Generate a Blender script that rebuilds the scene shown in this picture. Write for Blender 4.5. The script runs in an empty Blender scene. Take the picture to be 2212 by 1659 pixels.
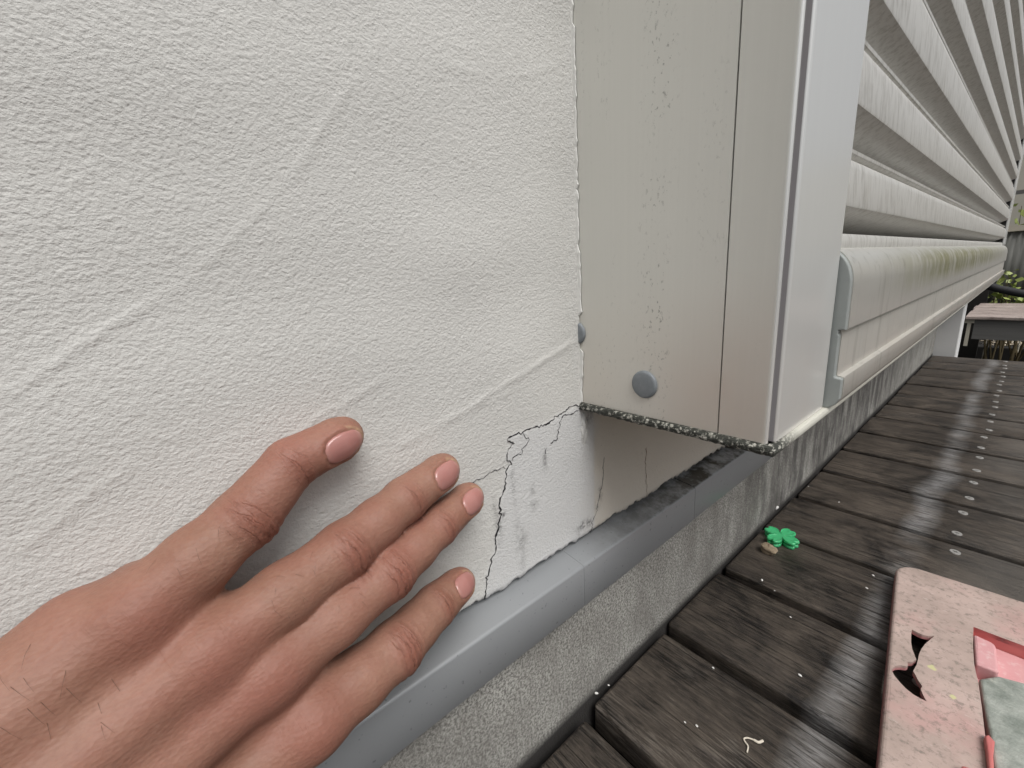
import bpy, bmesh, math, random
import numpy as np
from mathutils import Vector, Matrix

# ------------------------------------------------------------------ camera, sky, sun, exposure
S = 0.6                                   # plan units -> metres
sc = bpy.context.scene
C = sc.collection
cd = bpy.data.cameras.new('camera'); cam = bpy.data.objects.new('camera', cd); C.objects.link(cam)
Rw = np.array([[0.6431, -0.1444, 0.752], [0.7632, 0.2006, -0.6142], [-0.0622, 0.969, 0.2392]])
_u, _, _v = np.linalg.svd(Rw); Rw = _u @ _v
M = Matrix.Identity(4)
for i in range(3):
    for j in range(3): M[i][j] = Rw[i, j]
M.translation = Vector((0.25 * S, 0, 0))
cam.matrix_world = M
cd.sensor_width = 36; cd.lens = 921 / 2212 * 36
cd.clip_start = 0.005; cd.clip_end = 500
sc.camera = cam

w = bpy.data.worlds.new('World'); sc.world = w; w.use_nodes = True
nt = w.node_tree; nt.nodes.clear()
sky = nt.nodes.new('ShaderNodeTexSky'); sky.sky_type = 'NISHITA'; sky.sun_disc = False
SUN_EL, SUN_AZ = math.radians(56), math.radians(-13)      # azimuth measured from +X towards +Y
sky.sun_elevation = SUN_EL
sky.sun_rotation = math.radians(90) - SUN_AZ
sky.air_density = 1.0; sky.dust_density = 4.0; sky.ozone_density = 1.0
hs = nt.nodes.new('ShaderNodeHueSaturation'); hs.inputs['Saturation'].default_value = 0.16
bgn = nt.nodes.new('ShaderNodeBackground'); bgn.inputs['Strength'].default_value = 0.115
wo = nt.nodes.new('ShaderNodeOutputWorld')
nt.links.new(sky.outputs[0], hs.inputs['Color'])
# overcast: the cloud deck is brightest overhead and dims towards the horizon
tc = nt.nodes.new('ShaderNodeTexCoord'); sx_ = nt.nodes.new('ShaderNodeSeparateXYZ'); nt.links.new(tc.outputs['Generated'], sx_.inputs[0])
mr = nt.nodes.new('ShaderNodeMapRange'); nt.links.new(sx_.outputs[2], mr.inputs['Value'])
mr.inputs['From Min'].default_value = 0; mr.inputs['From Max'].default_value = 1; mr.inputs['To Min'].default_value = .42; mr.inputs['To Max'].default_value = 1.3
mx = nt.nodes.new('ShaderNodeVectorMath'); mx.operation = 'SCALE'; nt.links.new(hs.outputs[0], mx.inputs[0]); nt.links.new(mr.outputs[0], mx.inputs['Scale'])
nt.links.new(mx.outputs[0], bgn.inputs['Color'])
nt.links.new(bgn.outputs[0], wo.inputs[0])
sd = bpy.data.lights.new('sun', 'SUN'); sun = bpy.data.objects.new('sun', sd); C.objects.link(sun)
sd.energy = 1.5; sd.angle = math.radians(32); sd.color = (1, .98, .95)
dirv = Vector((math.cos(SUN_EL) * math.cos(SUN_AZ), math.cos(SUN_EL) * math.sin(SUN_AZ), math.sin(SUN_EL)))
sun.rotation_euler = dirv.to_track_quat('Z', 'Y').to_euler()
sc.view_settings.view_transform = 'Standard'; sc.view_settings.look = 'None'
sc.view_settings.exposure = 0.17; sc.view_settings.gamma = 1
sc.cycles.max_bounces = 8

rnd = random.Random(5); rng = np.random.default_rng(5)

# ------------------------------------------------------------------ helpers
def link(name, verts, faces, mat, parent=None, smooth=False, u=True):
    me = bpy.data.meshes.new(name)
    vs = np.asarray(verts, dtype=float) * (S if u else 1.0)
    me.from_pydata([tuple(v) for v in vs], [], [tuple(f) for f in faces])
    if smooth: me.polygons.foreach_set('use_smooth', [True] * len(me.polygons))
    if mat: me.materials.append(mat)
    o = bpy.data.objects.new(name, me); C.objects.link(o)
    if parent: o.parent = parent; o.matrix_parent_inverse = parent.matrix_world.inverted()
    return o

def link_bm(name, bm, mat, parent=None, smooth=False, u=True):
    bm.normal_update()
    me = bpy.data.meshes.new(name)
    if u:
        for v in bm.verts: v.co *= S
    bm.to_mesh(me); bm.free()
    if smooth: me.polygons.foreach_set('use_smooth', [True] * len(me.polygons))
    if mat: me.materials.append(mat)
    o = bpy.data.objects.new(name, me); C.objects.link(o)
    if parent: o.parent = parent; o.matrix_parent_inverse = parent.matrix_world.inverted()
    return o

def tag(o, label=None, cat=None, group=None, kind=None):
    if label: o['label'] = label
    if cat: o['category'] = cat
    if group: o['group'] = group
    if kind: o['kind'] = kind
    return o

def empty(name, loc, label, cat, group=None):
    o = bpy.data.objects.new(name, None); C.objects.link(o)
    o.location = Vector(loc) * S; o.empty_display_size = .02
    o.matrix_world = Matrix.Translation(Vector(loc) * S)
    return tag(o, label, cat, group)

def add_box(bm, x0, x1, y0, y1, z0, z1, bev=0, seg=2, edges=None):
    vs = [bm.verts.new((x, y, z)) for x in (x0, x1) for y in (y0, y1) for z in (z0, z1)]
    fs = [bm.faces.new([vs[i] for i in f]) for f in ((0,1,3,2),(4,6,7,5),(0,4,5,1),(2,3,7,6),(0,2,6,4),(1,5,7,3))]
    if bev:
        es = set(e for f in fs for e in f.edges)
        if edges: es = [e for e in es if edges(e)]
        bmesh.ops.bevel(bm, geom=list(es), offset=bev, segments=seg, affect='EDGES', profile=.5)

def boxo(name, b, mat, parent=None, bev=0, seg=2, edges=None, smooth=False):
    bm = bmesh.new(); add_box(bm, *b, bev, seg, edges)
    return link_bm(name, bm, mat, parent, smooth)

def extrude(name, prof, y0, y1, mat, parent=None, smooth=False, endbev=0):
    """closed x-z outline drawn along y"""
    n = len(prof); rings = [(y0, 0)]
    ys = [y0, y1]
    V = [(x, y, z) for y in ys for x, z in prof]
    F = [(i, (i + 1) % n, n + (i + 1) % n, n + i) for i in range(n)]
    F.append(tuple(range(n))[::-1]); F.append(tuple(range(n, 2 * n)))
    bm = bmesh.new(); bv = [bm.verts.new(v) for v in V]
    for f in F: bm.faces.new([bv[i] for i in f])
    bmesh.ops.recalc_face_normals(bm, faces=bm.faces)
    if endbev:
        es = [e for e in bm.edges if abs(e.verts[0].co.y - e.verts[1].co.y) < 1e-9]
        bmesh.ops.bevel(bm, geom=es, offset=endbev, segments=3, affect='EDGES', profile=.5)
    return link_bm(name, bm, mat, parent, smooth)

def tube(bm, pts, r, n=8, taper=None):
    pts = [Vector(p) for p in pts]; rings = []
    for i, p in enumerate(pts):
        d = (pts[min(i + 1, len(pts) - 1)] - pts[max(i - 1, 0)]).normalized()
        a = d.orthogonal().normalized() if i == 0 else (rings_a - d * rings_a.dot(d)).normalized()
        rings_a = a; b = d.cross(a)
        rr = r if taper is None else r * taper[i]
        rings.append([bm.verts.new(p + (a * math.cos(2*math.pi*k/n) + b * math.sin(2*math.pi*k/n)) * rr) for k in range(n)])
    for i in range(len(rings) - 1):
        for k in range(n):
            bm.faces.new((rings[i][k], rings[i][(k+1) % n], rings[i+1][(k+1) % n], rings[i+1][k]))
    bm.faces.new(rings[0][::-1]); bm.faces.new(rings[-1])

def fft_noise(ny, nz, step, ly, lz, seed, power=2.0):
    """smooth random field, feature size ly, lz (same unit as step); unit variance"""
    r = np.random.default_rng(seed).standard_normal((ny, nz))
    fy = np.fft.fftfreq(ny, step)[:, None] * ly; fz = np.fft.fftfreq(nz, step)[None, :] * lz
    k = np.exp(-((fy**2 + fz**2) * power))
    o = np.fft.ifft2(np.fft.fft2(r) * k).real
    return o / o.std()

# ------------------------------------------------------------------ material helper
class Mat:
    def __init__(s, name, **kw):
        s.m = bpy.data.materials.new(name); s.m.use_nodes = True
        s.t = s.m.node_tree; s.b = s.t.nodes['Principled BSDF']
        s.geo = s.t.nodes.new('ShaderNodeNewGeometry'); s.pos = s.geo.outputs['Position']
        for k, v in kw.items(): s.set(k, v)
    def set(s, k, v):
        i = s.b.inputs[k.replace('_', ' ')] if k.replace('_', ' ') in s.b.inputs else s.b.inputs[k]
        if isinstance(v, bpy.types.NodeSocket): s.t.links.new(v, i)
        else: i.default_value = (*v, 1) if isinstance(v, (tuple, list)) and len(v) == 3 and i.type == 'RGBA' else v
    def n(s, typ, out=0, ins=None, **props):
        nd = s.t.nodes.new('ShaderNode' + typ)
        for k, v in props.items(): setattr(nd, k, v)
        for k, v in (ins or {}).items():
            if isinstance(v, bpy.types.NodeSocket): s.t.links.new(v, nd.inputs[k])
            else:
                nd.inputs[k].default_value = (*v, 1) if isinstance(v, (tuple, list)) and len(v) == 3 and nd.inputs[k].type == 'RGBA' else v
        return nd.outputs[out]
    def map(s, scale=(1, 1, 1), loc=(0, 0, 0), rot=(0, 0, 0), vec=None):
        return s.n('Mapping', 0, {'Vector': vec or s.pos, 'Scale': scale, 'Location': loc, 'Rotation': rot})
    def noise(s, scale=10, detail=4, rough=.55, stretch=None, dist=0, vec=None, loc=(0, 0, 0)):
        v = s.map(stretch, loc, vec=vec) if stretch else (vec or s.pos)
        return s.n('TexNoise', 0, {'Vector': v, 'Scale': scale, 'Detail': detail, 'Roughness': rough, 'Distortion': dist})
    def vor(s, scale=10, stretch=None, feature='F1', vec=None):
        v = s.map(stretch, vec=vec) if stretch else (vec or s.pos)
        return s.n('TexVoronoi', 0, {'Vector': v, 'Scale': scale}, feature=feature)
    def ramp(s, fac, stops):
        nd = s.t.nodes.new('ShaderNodeValToRGB'); s.t.links.new(fac, nd.inputs[0])
        e = nd.color_ramp.elements
        while len(e) < len(stops): e.new(.5)
        for k, (p, c) in enumerate(stops):
            e[k].position = p; e[k].color = (c, c, c, 1) if not isinstance(c, tuple) else (*c, 1)
        return nd.outputs[0]
    def math(s, op, a, b=0.0, c=None):
        nd = s.t.nodes.new('ShaderNodeMath'); nd.operation = op
        for i, v in enumerate((a, b) if c is None else (a, b, c)):
            if isinstance(v, bpy.types.NodeSocket): s.t.links.new(v, nd.inputs[i])
            else: nd.inputs[i].default_value = v
        return nd.outputs[0]
    def mix(s, fac, a, b, blend='MIX'):
        nd = s.t.nodes.new('ShaderNodeMix'); nd.data_type = 'RGBA'; nd.blend_type = blend
        for i, v in ((0, fac), (6, a), (7, b)):
            if isinstance(v, bpy.types.NodeSocket): s.t.links.new(v, nd.inputs[i])
            else: nd.inputs[i].default_value = v if i == 0 else ((*v, 1) if len(v) == 3 else v)
        return nd.outputs[2]
    def attr(s, name, out='Fac'):
        nd = s.t.nodes.new('ShaderNodeAttribute'); nd.attribute_name = name
        return nd.outputs[out]
    def xyz(s, vec=None):
        nd = s.t.nodes.new('ShaderNodeSeparateXYZ'); s.t.links.new(vec or s.pos, nd.inputs[0]); return nd.outputs
    def band(s, v, lo0, lo1, hi1, hi0):
        """1 between lo1 and hi1, soft to 0 at lo0 and hi0"""
        a = s.n('MapRange', 0, {'Value': v, 'From Min': lo0, 'From Max': lo1, 'To Min': 0., 'To Max': 1.})
        b = s.n('MapRange', 0, {'Value': v, 'From Min': hi1, 'From Max': hi0, 'To Min': 1., 'To Max': 0.})
        return s.math('MULTIPLY', a, b)
    def bump(s, h, strength=.5, dist=.001, nrm=None):
        nd = s.t.nodes.new('ShaderNodeBump')
        for k, v in (('Height', h), ('Strength', strength)):
            if isinstance(v, bpy.types.NodeSocket): s.t.links.new(v, nd.inputs[k])
            else: nd.inputs[k].default_value = v
        nd.inputs['Distance'].default_value = dist
        if nrm: s.t.links.new(nrm, nd.inputs['Normal'])
        s.t.links.new(nd.outputs[0], s.b.inputs['Normal'])
        return nd.outputs[0]

# ---- stucco
m = Mat('stucco', Roughness=.88)
m.b.inputs['Specular IOR Level'].default_value = .25
big = m.noise(7, 4, .6)
base = m.mix(big, (.572, .565, .54), (.64, .632, .606))
tan = m.attr('tan'); base = m.mix(m.math('MULTIPLY', tan, .6), base, (.66, .59, .49))
patch = m.attr('patch'); base = m.mix(m.math('MULTIPLY', patch, .6), base, (.60, .605, .61))
sp = m.ramp(m.noise(260, 2, .6), [(.70, 0.), (.78, 1.)])
spm = m.math('MULTIPLY', sp, .35); base = m.mix(spm, base, (.30, .29, .27))
d = m.math('MULTIPLY', m.attr('dirt'), m.ramp(m.noise(330, 4, .7), [(.38, 0.), (.62, 1.)]))
base = m.mix(d, base, (.09, .085, .085))
m.set('Base Color', base)
h = m.math('ADD', m.noise(1150, 2, .6, (1, .8, 1)), m.math('MULTIPLY', m.vor(900, (1, .8, 1), 'SMOOTH_F1'), .35))
st = m.n('MapRange', 0, {'Value': patch, 'From Min': 0., 'From Max': 1., 'To Min': .62, 'To Max': .62})
m.bump(h, st, .00068)
STUCCO = m.m
CRACK = Mat('crack_gap', Base_Color=(.018, .016, .018), Roughness=1.).m
FAINT = Mat('rust_line', Base_Color=(.22, .15, .10), Roughness=1.).m
m = Mat('caulk', Roughness=.6); m.set('Base Color', m.mix(m.noise(90, 4), (.70, .70, .66), (.80, .80, .77)))
m.bump(m.noise(300, 4), .4, .0006); CAULK = m.m

# ---- silver-grey aluminium
def alu(name, base_c, metal=.35, rough=.36, spots=True, green=False):
    m = Mat(name, Metallic=metal)
    X, Y, Z = m.xyz()
    streak = m.noise(1, 3, .6, (900, 900, 6))
    c = m.mix(m.math('MULTIPLY', streak, .35), base_c, tuple(v * .86 for v in base_c))
    c = m.mix(m.math('MULTIPLY', m.noise(18, 4, .6), m.band(Z, -2, -1, -.062, .0)), c, (base_c[0]*.93, base_c[1]*.85, base_c[2]*.80))
    if spots:
        s1 = m.ramp(m.noise(720, 3, .65, (1, 1, .6)), [(.60, 0.), (.68, 1.)])
        col = m.noise(1, 3, .6, (60, 60, 5)); colm = m.ramp(col, [(.52, 0.), (.66, 1.)]); colm = m.math('MAXIMUM', m.math('MULTIPLY', colm, .5), m.math('MULTIPLY', m.band(X, .034, .043, .047, .054), m.ramp(m.noise(30, 3), [(.38, 0.), (.5, 1.)])))
        c = m.mix(m.math('MULTIPLY', m.math('MULTIPLY', s1, colm), .62), c, (.14, .14, .12))
    if green:
        g = m.ramp(m.noise(1, 6, .7, (120, 75, 18)), [(.36, 0.), (.56, 1.)])
        yb = m.band(Y, .28, .50, .9, 1.6); zb = m.band(Z, -.026, -.016, -.003, .006)
        c = m.mix(m.math('MULTIPLY', m.math('MULTIPLY', g, yb), m.math('MULTIPLY', zb, .85)), c, (.27, .265, .085))
        dr = m.ramp(m.noise(1, 4, .65, (200, 110, 9), loc=(3, 1, 2)), [(.55, 0.), (.75, 1.)])
        c = m.mix(m.math('MULTIPLY', dr, .6), c, (.30, .285, .235))
    m.set('Base Color', c)
    m.set('Roughness', m.n('MapRange', 0, {'Value': m.noise(60, 4), 'To Min': rough - .06, 'To Max': rough + .1}) if spots else rough)
    return m.m
ALU = alu('silver_aluminium', (.74, .735, .685))
ALU_LIT = alu('silver_aluminium_sky_lit', (.80, .805, .79), .40, .26, False)  # lighter copy of the aluminium, sky brightness put into its base colour
SILL = alu('sill_aluminium', (.70, .69, .645), .55, .30, True, True)
m = Mat('slat_aluminium', Metallic=.25, Roughness=.42)
c = m.mix(m.noise(6, 3), (.58, .572, .54), (.67, .66, .63))
sc1 = m.ramp(m.noise(1, 5, .7, (300, 260, 60)), [(.47, 0.), (.66, 1.)])
c = m.mix(m.math('MULTIPLY', sc1, .65), c, (.36, .345, .31))
vr = m.ramp(m.noise(1, 4, .65, (90, 60, 10), loc=(1, 5, 2)), [(.60, 0.), (.78, 1.)])
c = m.mix(m.math('MULTIPLY', vr, .5), c, (.34, .31, .25)); m.set('Base Color', c); SLAT = m.m
m = Mat('grey_cap_plastic', Roughness=.5)
m.set('Base Color', m.mix(m.noise(300, 4, .7), (.15, .17, .185), (.27, .29, .305))); CAP = m.m
m = Mat('end_cap_plastic', Roughness=.5)
m.set('Base Color', m.mix(m.noise(120, 4, .7), (.27, .295, .285), (.35, .37, .36))); ENDCAP = m.m
m = Mat('mouldy_sill_plate', Roughness=.7)
X, Y, Z = m.xyz()
mo = m.ramp(m.noise(560, 5, .72, (1, .6, 1)), [(.52, 0.), (.61, 1.)])
mask = m.band(Y, -2, -1, .176, .196)
c = m.mix(m.math('MULTIPLY', m.math('SUBTRACT', 1., m.math('MULTIPLY', mo, .85)), mask), (.52, .51, .45), (.035, .037, .03))
m.set('Base Color', c); m.bump(m.noise(330, 5, .7), m.math('MULTIPLY', mask, .9), .0012); PLATE = m.m
DARK_REFL = Mat('corner_dark_reflection', Base_Color=(.30, .285, .29), Roughness=.5).m  # dark reflection along the frame corner, painted on the groove faces
GAPM = Mat('shadow_gap', Base_Color=(.03, .03, .03), Roughness=.9).m

# ---- flashing
m = Mat('blue_grey_flashing', Metallic=.1, Roughness=.38)
X, Y, Z = m.xyz()
c = m.mix(m.noise(25, 3), (.27, .282, .293), (.295, .305, .315))
di = m.math('MULTIPLY', m.ramp(m.noise(70, 5, .7), [(.40, 0.), (.56, 1.)]), m.band(Z, -.1565, -.1558, 1, 2))
c = m.mix(m.math('MULTIPLY', di, m.band(Y, .16, .30, 9, 10)), c, (.035, .033, .026))
c = m.mix(m.math('MULTIPLY', m.ramp(m.noise(420, 2), [(.68, 0.), (.74, 1.)]), .5), c, (.07, .07, .07))
m.set('Base Color', c); m.bump(m.noise(900, 2), .08, .0002); FLASH = m.m

# ---- foundation mortar
m = Mat('mortar', Roughness=.92)
X, Y, Z = m.xyz()
c = m.mix(m.ramp(m.noise(640, 3, .75), [(.38, 0.), (.60, 1.)]), (.15, .145, .132), (.54, .53, .49))
lo = m.ramp(m.noise(1, 5, .7, (26, 26, 15)), [(.40, 0.), (.62, 1.)])
c = m.mix(m.math('MULTIPLY', lo, .55), c, (.15, .14, .125))
mk = m.ramp(m.noise(1, 6, .75, (40, 44, 13), loc=(2, 0, 4)), [(.40, 0.), (.58, 1.)])
yb = m.band(Y, .22, .50, .95, 1.3)
c = m.mix(m.math('MULTIPLY', m.math('MULTIPLY', mk, yb), .75), c, (.04, .035, .034))
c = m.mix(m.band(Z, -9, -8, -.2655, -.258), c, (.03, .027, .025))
m.set('Base Color', c); m.bump(m.noise(620, 4, .75), .8, .0012); MORTAR = m.m

# ---- weathered deck wood
def wood(name, dark, light, streak=True):
    m = Mat(name)
    oi = m.t.nodes.new('ShaderNodeObjectInfo'); r = oi.outputs['Random']
    comb = m.t.nodes.new('ShaderNodeCombineXYZ'); m.t.links.new(m.math('MULTIPLY', r, 37.), comb.inputs[0]); m.t.links.new(m.math('MULTIPLY', r, 11.), comb.inputs[2])
    va = m.t.nodes.new('ShaderNodeVectorMath'); m.t.links.new(m.pos, va.inputs[0]); m.t.links.new(comb.outputs[0], va.inputs[1])
    v = va.outputs[0]; X, Y, Z = m.xyz()
    gr = m.noise(1, 6, .75, (44, 420, 420), .9, v)
    gr2 = m.noise(1, 5, .75, (60, 1300, 1300), .3, v, (4, 2, 1))
    bl = m.noise(19, 6, .72, (.7, 1, 1), .6, v)
    bl2 = m.noise(60, 5, .7, (.5, 1, 1), .5, v, (1, 7, 3))
    f = m.math('ADD', m.math('MULTIPLY', gr, .42), m.math('ADD', m.math('MULTIPLY', bl, .62), m.math('MULTIPLY', gr2, .36)))
    c = m.ramp(f, [(.60, dark), (.74, tuple((a + b) / 2 for a, b in zip(dark, light))), (.90, light)])
    c = m.mix(m.math('MULTIPLY', m.ramp(bl2, [(.52, 0.), (.70, 1.)]), .55), c, (.016, .013, .013))
    pale = m.math('MULTIPLY', m.ramp(m.noise(14, 4, .6, None, 0, v, (9, 9, 9)), [(.55, 0.), (.72, 1.)]), m.ramp(gr, [(.48, 0.), (.64, 1.)]))
    c = m.mix(m.math('MULTIPLY', pale, .55), c, (.27, .24, .21))
    if streak:
        wob = m.math('ADD', X, m.math('MULTIPLY', m.math('SUBTRACT', m.noise(9, 3), .5), .035))
        sm = m.math('MULTIPLY', m.band(wob, .098, .109, .114, .126), m.ramp(m.noise(11, 3, .6, (1, 1, 1), 0, v, (3, 3, 3)), [(.34, 0.), (.56, 1.)]))
        sm = m.math('MULTIPLY', sm, m.ramp(gr, [(.38, .15), (.60, 1.)]))
        c = m.mix(m.math('MULTIPLY', sm, .75), c, (.36, .355, .35))
        rb = m.ramp(m.noise(8, 3, .6, (1, 1, 1), 0, v, (2, 8, 1)), [(.4, 0.), (.6, 1.)])
        c = m.mix(m.math('MULTIPLY', m.math('MULTIPLY', m.band(X, .125, .165, 9, 10), rb), .35), c, (.22, .205, .185))
    cr = m.ramp(m.noise(1, 2, .5, (5, 620, 620), .6, v, (6, 1, 8)), [(.30, 1.), (.37, 0.)])
    c = m.mix(m.math('MULTIPLY', cr, .8), c, (.008, .007, .007))
    m.set('Base Color', c)
    m.b.inputs['Specular IOR Level'].default_value = .34
    m.set('Roughness', m.n('MapRange', 0, {'Value': bl, 'From Min': .3, 'From Max': .7, 'To Min': .30, 'To Max': .62}))
    hh = m.math('SUBTRACT', m.math('ADD', gr, m.math('MULTIPLY', gr2, .7)), m.math('MULTIPLY', cr, 1.2))
    m.bump(hh, .9, .0011)
    return m.m
DECK = wood('weathered_deck_wood', (.008, .0062, .005), (.15, .122, .097))
BENCHW = wood('grey_pink_planks', (.30, .235, .21), (.62, .53, .48), False)
m = Mat('grey_fascia', Roughness=.7); m.set('Base Color', m.mix(m.noise(1, 4, .6, (6, 200, 200)), (.13, .128, .12), (.21, .205, .195))); FASCIA = m.m
DARKW = Mat('dark_joist', Base_Color=(.02, .018, .016), Roughness=.9).m
STEEL = Mat('screw_steel', Base_Color=(.40, .39, .37), Metallic=.4, Roughness=.45).m
m = Mat('ground_soil', Roughness=1.); m.set('Base Color', m.mix(m.ramp(m.noise(60, 6, .7), [(.4, 0.), (.6, 1.)]), (.008, .007, .006), (.03, .026, .021))); m.bump(m.noise(120, 5), .8, .01); SOIL = m.m
m = Mat('wood_chip', Roughness=.85); oi = m.t.nodes.new('ShaderNodeObjectInfo')
m.set('Base Color', m.ramp(m.noise(40, 2), [(.35, (.18, .13, .08)), (.55, (.62, .54, .42)), (.7, (.82, .78, .70))])); CHIP = m.m
m = Mat('white_plinth_paint', Roughness=.8); m.set('Base Color', m.mix(m.noise(9, 4), (.70, .70, .69), (.78, .78, .77))); m.bump(m.noise(400, 3), .3, .0008); PIER = m.m
FOAM = Mat('black_pipe_foam', Base_Color=(.015, .015, .017), Roughness=.75).m
m = Mat('clear_corrugated_sheet', Roughness=.5, Alpha=1.)
m.set('Base Color', m.mix(m.noise(1, 5, .65, (26, 30, 5)), (.05, .052, .046), (.30, .30, .275))); SHEET = m.m
m = Mat('neighbour_render', Roughness=.9); m.set('Base Color', m.mix(m.noise(3, 4), (.60, .57, .49), (.70, .67, .58))); NEIGH = m.m
m = Mat('leaf', Roughness=.5); m.set('Base Color', m.mix(m.noise(30, 2), (.14, .20, .04), (.46, .52, .16)))
m.set('Transmission Weight', 0.); LEAF = m.m
STEM = Mat('plant_stem', Base_Color=(.13, .10, .05), Roughness=.8).m
PALEST = Mat('pale_stake', Base_Color=(.62, .58, .48), Roughness=.7).m

# ---- toys
m = Mat('faded_pink_plastic', Roughness=.62)
top = m.noise(24, 5, .65)
pv = m.mix(m.ramp(top, [(.35, 0.), (.65, 1.)]), (.38, .295, .255), (.53, .405, .36))
pv = m.mix(m.ramp(m.noise(16, 4, .6, None, 0, None, (4, 4, 4)), [(.52, 0.), (.78, 1.)]), pv, (.55, .31, .29))
gri = m.ramp(m.noise(270, 5, .72), [(.52, 0.), (.66, 1.)])
pv = m.mix(m.math('MULTIPLY', gri, .7), pv, (.17, .15, .125))
sc2 = m.ramp(m.noise(1, 4, .7, (130, 420, 40)), [(.62, 0.), (.70, 1.)])
pv = m.mix(m.math('MULTIPLY', sc2, .4), pv, (.72, .64, .60))
pz = m.xyz()[2]; pv = m.mix(m.math('MULTIPLY', m.band(pz, -9, -8, (-.4195) * S, (-.416) * S), .8), pv, (.58, .22, .23))
yel = m.ramp(m.noise(75, 2, .5, None, 0, None, (7, 1, 2)), [(.73, 0.), (.76, 1.)]); pv = m.mix(yel, pv, (.58, .55, .30))
blk = m.ramp(m.noise(110, 3, .6, None, 0, None, (1, 9, 2)), [(.70, 0.), (.76, 1.)]); pv = m.mix(m.math('MULTIPLY', blk, .8), pv, (.07, .07, .075))
m.set('Base Color', pv); m.bump(m.noise(500, 5, .7), .35, .0006); PINK = m.m
m = Mat('raw_pink_plastic', Roughness=.55)
pv = m.mix(m.noise(60, 4), (.60, .27, .28), (.72, .42, .42))
pv = m.mix(m.math('MULTIPLY', m.ramp(m.noise(300, 4, .7), [(.54, 0.), (.7, 1.)]), .5), pv, (.75, .62, .6)); m.set('Base Color', pv); m.bump(m.noise(400, 4), .3, .0005); PINK2 = m.m
m = Mat('deep_pink_plastic', Roughness=.5); m.set('Base Color', m.mix(m.noise(80, 4), (.46, .10, .10), (.62, .22, .20))); PINK3 = m.m
m = Mat('grey_green_stone', Roughness=.32)
pv = m.mix(m.ramp(m.noise(60, 5, .7), [(.38, 0.), (.64, 1.)]), (.21, .235, .205), (.40, .42, .38))
pv = m.mix(m.math('MULTIPLY', m.ramp(m.noise(1, 5, .7, (60, 90, 50)), [(.56, 0.), (.7, 1.)]), .7), pv, (.52, .53, .46))
m.set('Base Color', pv); m.bump(m.noise(140, 5, .7), .6, .002); STONE = m.m
m = Mat('green_clear_plastic', Base_Color=(.09, .62, .26), Roughness=.14); m.set('Transmission Weight', .35); m.set('Subsurface Weight', .0); m.set('IOR', 1.49); CLOVER = m.m
m = Mat('brown_pebble', Roughness=.9); m.set('Base Color', m.mix(m.noise(260, 4, .7), (.13, .095, .06), (.36, .29, .20))); m.bump(m.noise(300, 4), .7, .0012); PEBBLE = m.m
WHITE = Mat('white_bit', Base_Color=(.72, .71, .68), Roughness=.6).m
THREAD = Mat('pale_thread', Base_Color=(.66, .60, .50), Roughness=.8).m

# ------------------------------------------------------------------ setting: ground
bm = bmesh.new()
gv = [bm.verts.new(v) for v in ((-300, -300, -.80), (300, -300, -.80), (300, 300, -.80), (-300, 300, -.80))]
bm.faces.new(gv); tag(link_bm('ground', bm, SOIL), 'dark bare soil under and beyond the deck', 'ground', None, 'structure')

# ------------------------------------------------------------------ stucco wall (fine relief where it is seen close up)
f_px, PX, PY = 921 * 2364 / 2212, 1182., 886.5
def back(px, py, ax, val):
    """a point of the plane ax = val that was measured at this place of the photograph (plan units)"""
    r = Rw @ np.array([px - PX, -(py - PY), -f_px]) / f_px; o = np.array([.25, 0, 0])
    return o + r * ((val - o[ax]) / r[ax])
def zq(x, y, reg, wd):
    s = (reg[2] - reg[0]) / wd
    return reg[0] + x * s, reg[1] + y * s
CR = ((1100, 880, 1500, 1420), 1229)
def onwall(pts): return [back(*zq(x, y, *CR), 0, 0.)[1:] for x, y in pts]

st = .0011; y0, y1, z0, z1 = -.20, .60, -.2508, .36
ny = int((y1 - y0) / st) + 1; nz = int((z1 - z0) / st) + 1
gy = np.linspace(y0, y1, ny); gz = np.linspace(z0, z1, nz); GY, GZ = np.meshgrid(gy, gz, indexing='ij')
main = onwall([(728,160),(700,166),(665,180),(625,215),(575,245),(545,270),(500,300),(465,318),(430,318),(395,330),(360,340),(325,362),(270,378),(235,395),(220,425),(265,440),(225,480),(215,520),(215,565),(250,590),(215,625),(205,690),(200,760),(185,800),(165,850),(165,900),(175,940),(160,990),(150,1050),(135,1090),(130,1150),(130,1210),(110,1240),(95,1300),(60,1390),(65,1450),(55,1520),(60,1552)])
mp = np.array(main)
# the plaster patch lies to the right of / below the main crack
zc = np.interp(GY, mp[::-1][np.argsort(mp[::-1][:, 0])][:, 0], np.minimum.accumulate(mp[::-1][np.argsort(mp[::-1][:, 0])][:, 1][::-1])[::-1])
yc_at_z = np.interp(GZ, mp[::-1][:, 1], mp[::-1][:, 0])
patch = ((GY > yc_at_z) & (GZ < -.1165) & (GY < .30)).astype(float)
def blur(a, n):
    for _ in range(n):
        p = np.pad(a, 1, mode='edge'); a = (p[:-2, 1:-1] + p[2:, 1:-1] + p[1:-1, :-2] + p[1:-1, 2:] + 4 * a) / 8
    return a
patch = blur(patch, 6)
tan = np.clip((GY - .278 + .006 * fft_noise(ny, nz, st, .03, .03, 3)) / .034, 0, 1) * np.clip((-.112 - GZ) / .01, 0, 1)
dirt = np.zeros_like(GY)
def spot(px, py, ry, rz, a):
    (sy, sz), = onwall([(px, py)])
    global dirt
    dirt = np.maximum(dirt, a * np.exp(-((GY - sy) / ry)**2 - ((GZ - sz) / rz)**2))
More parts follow.
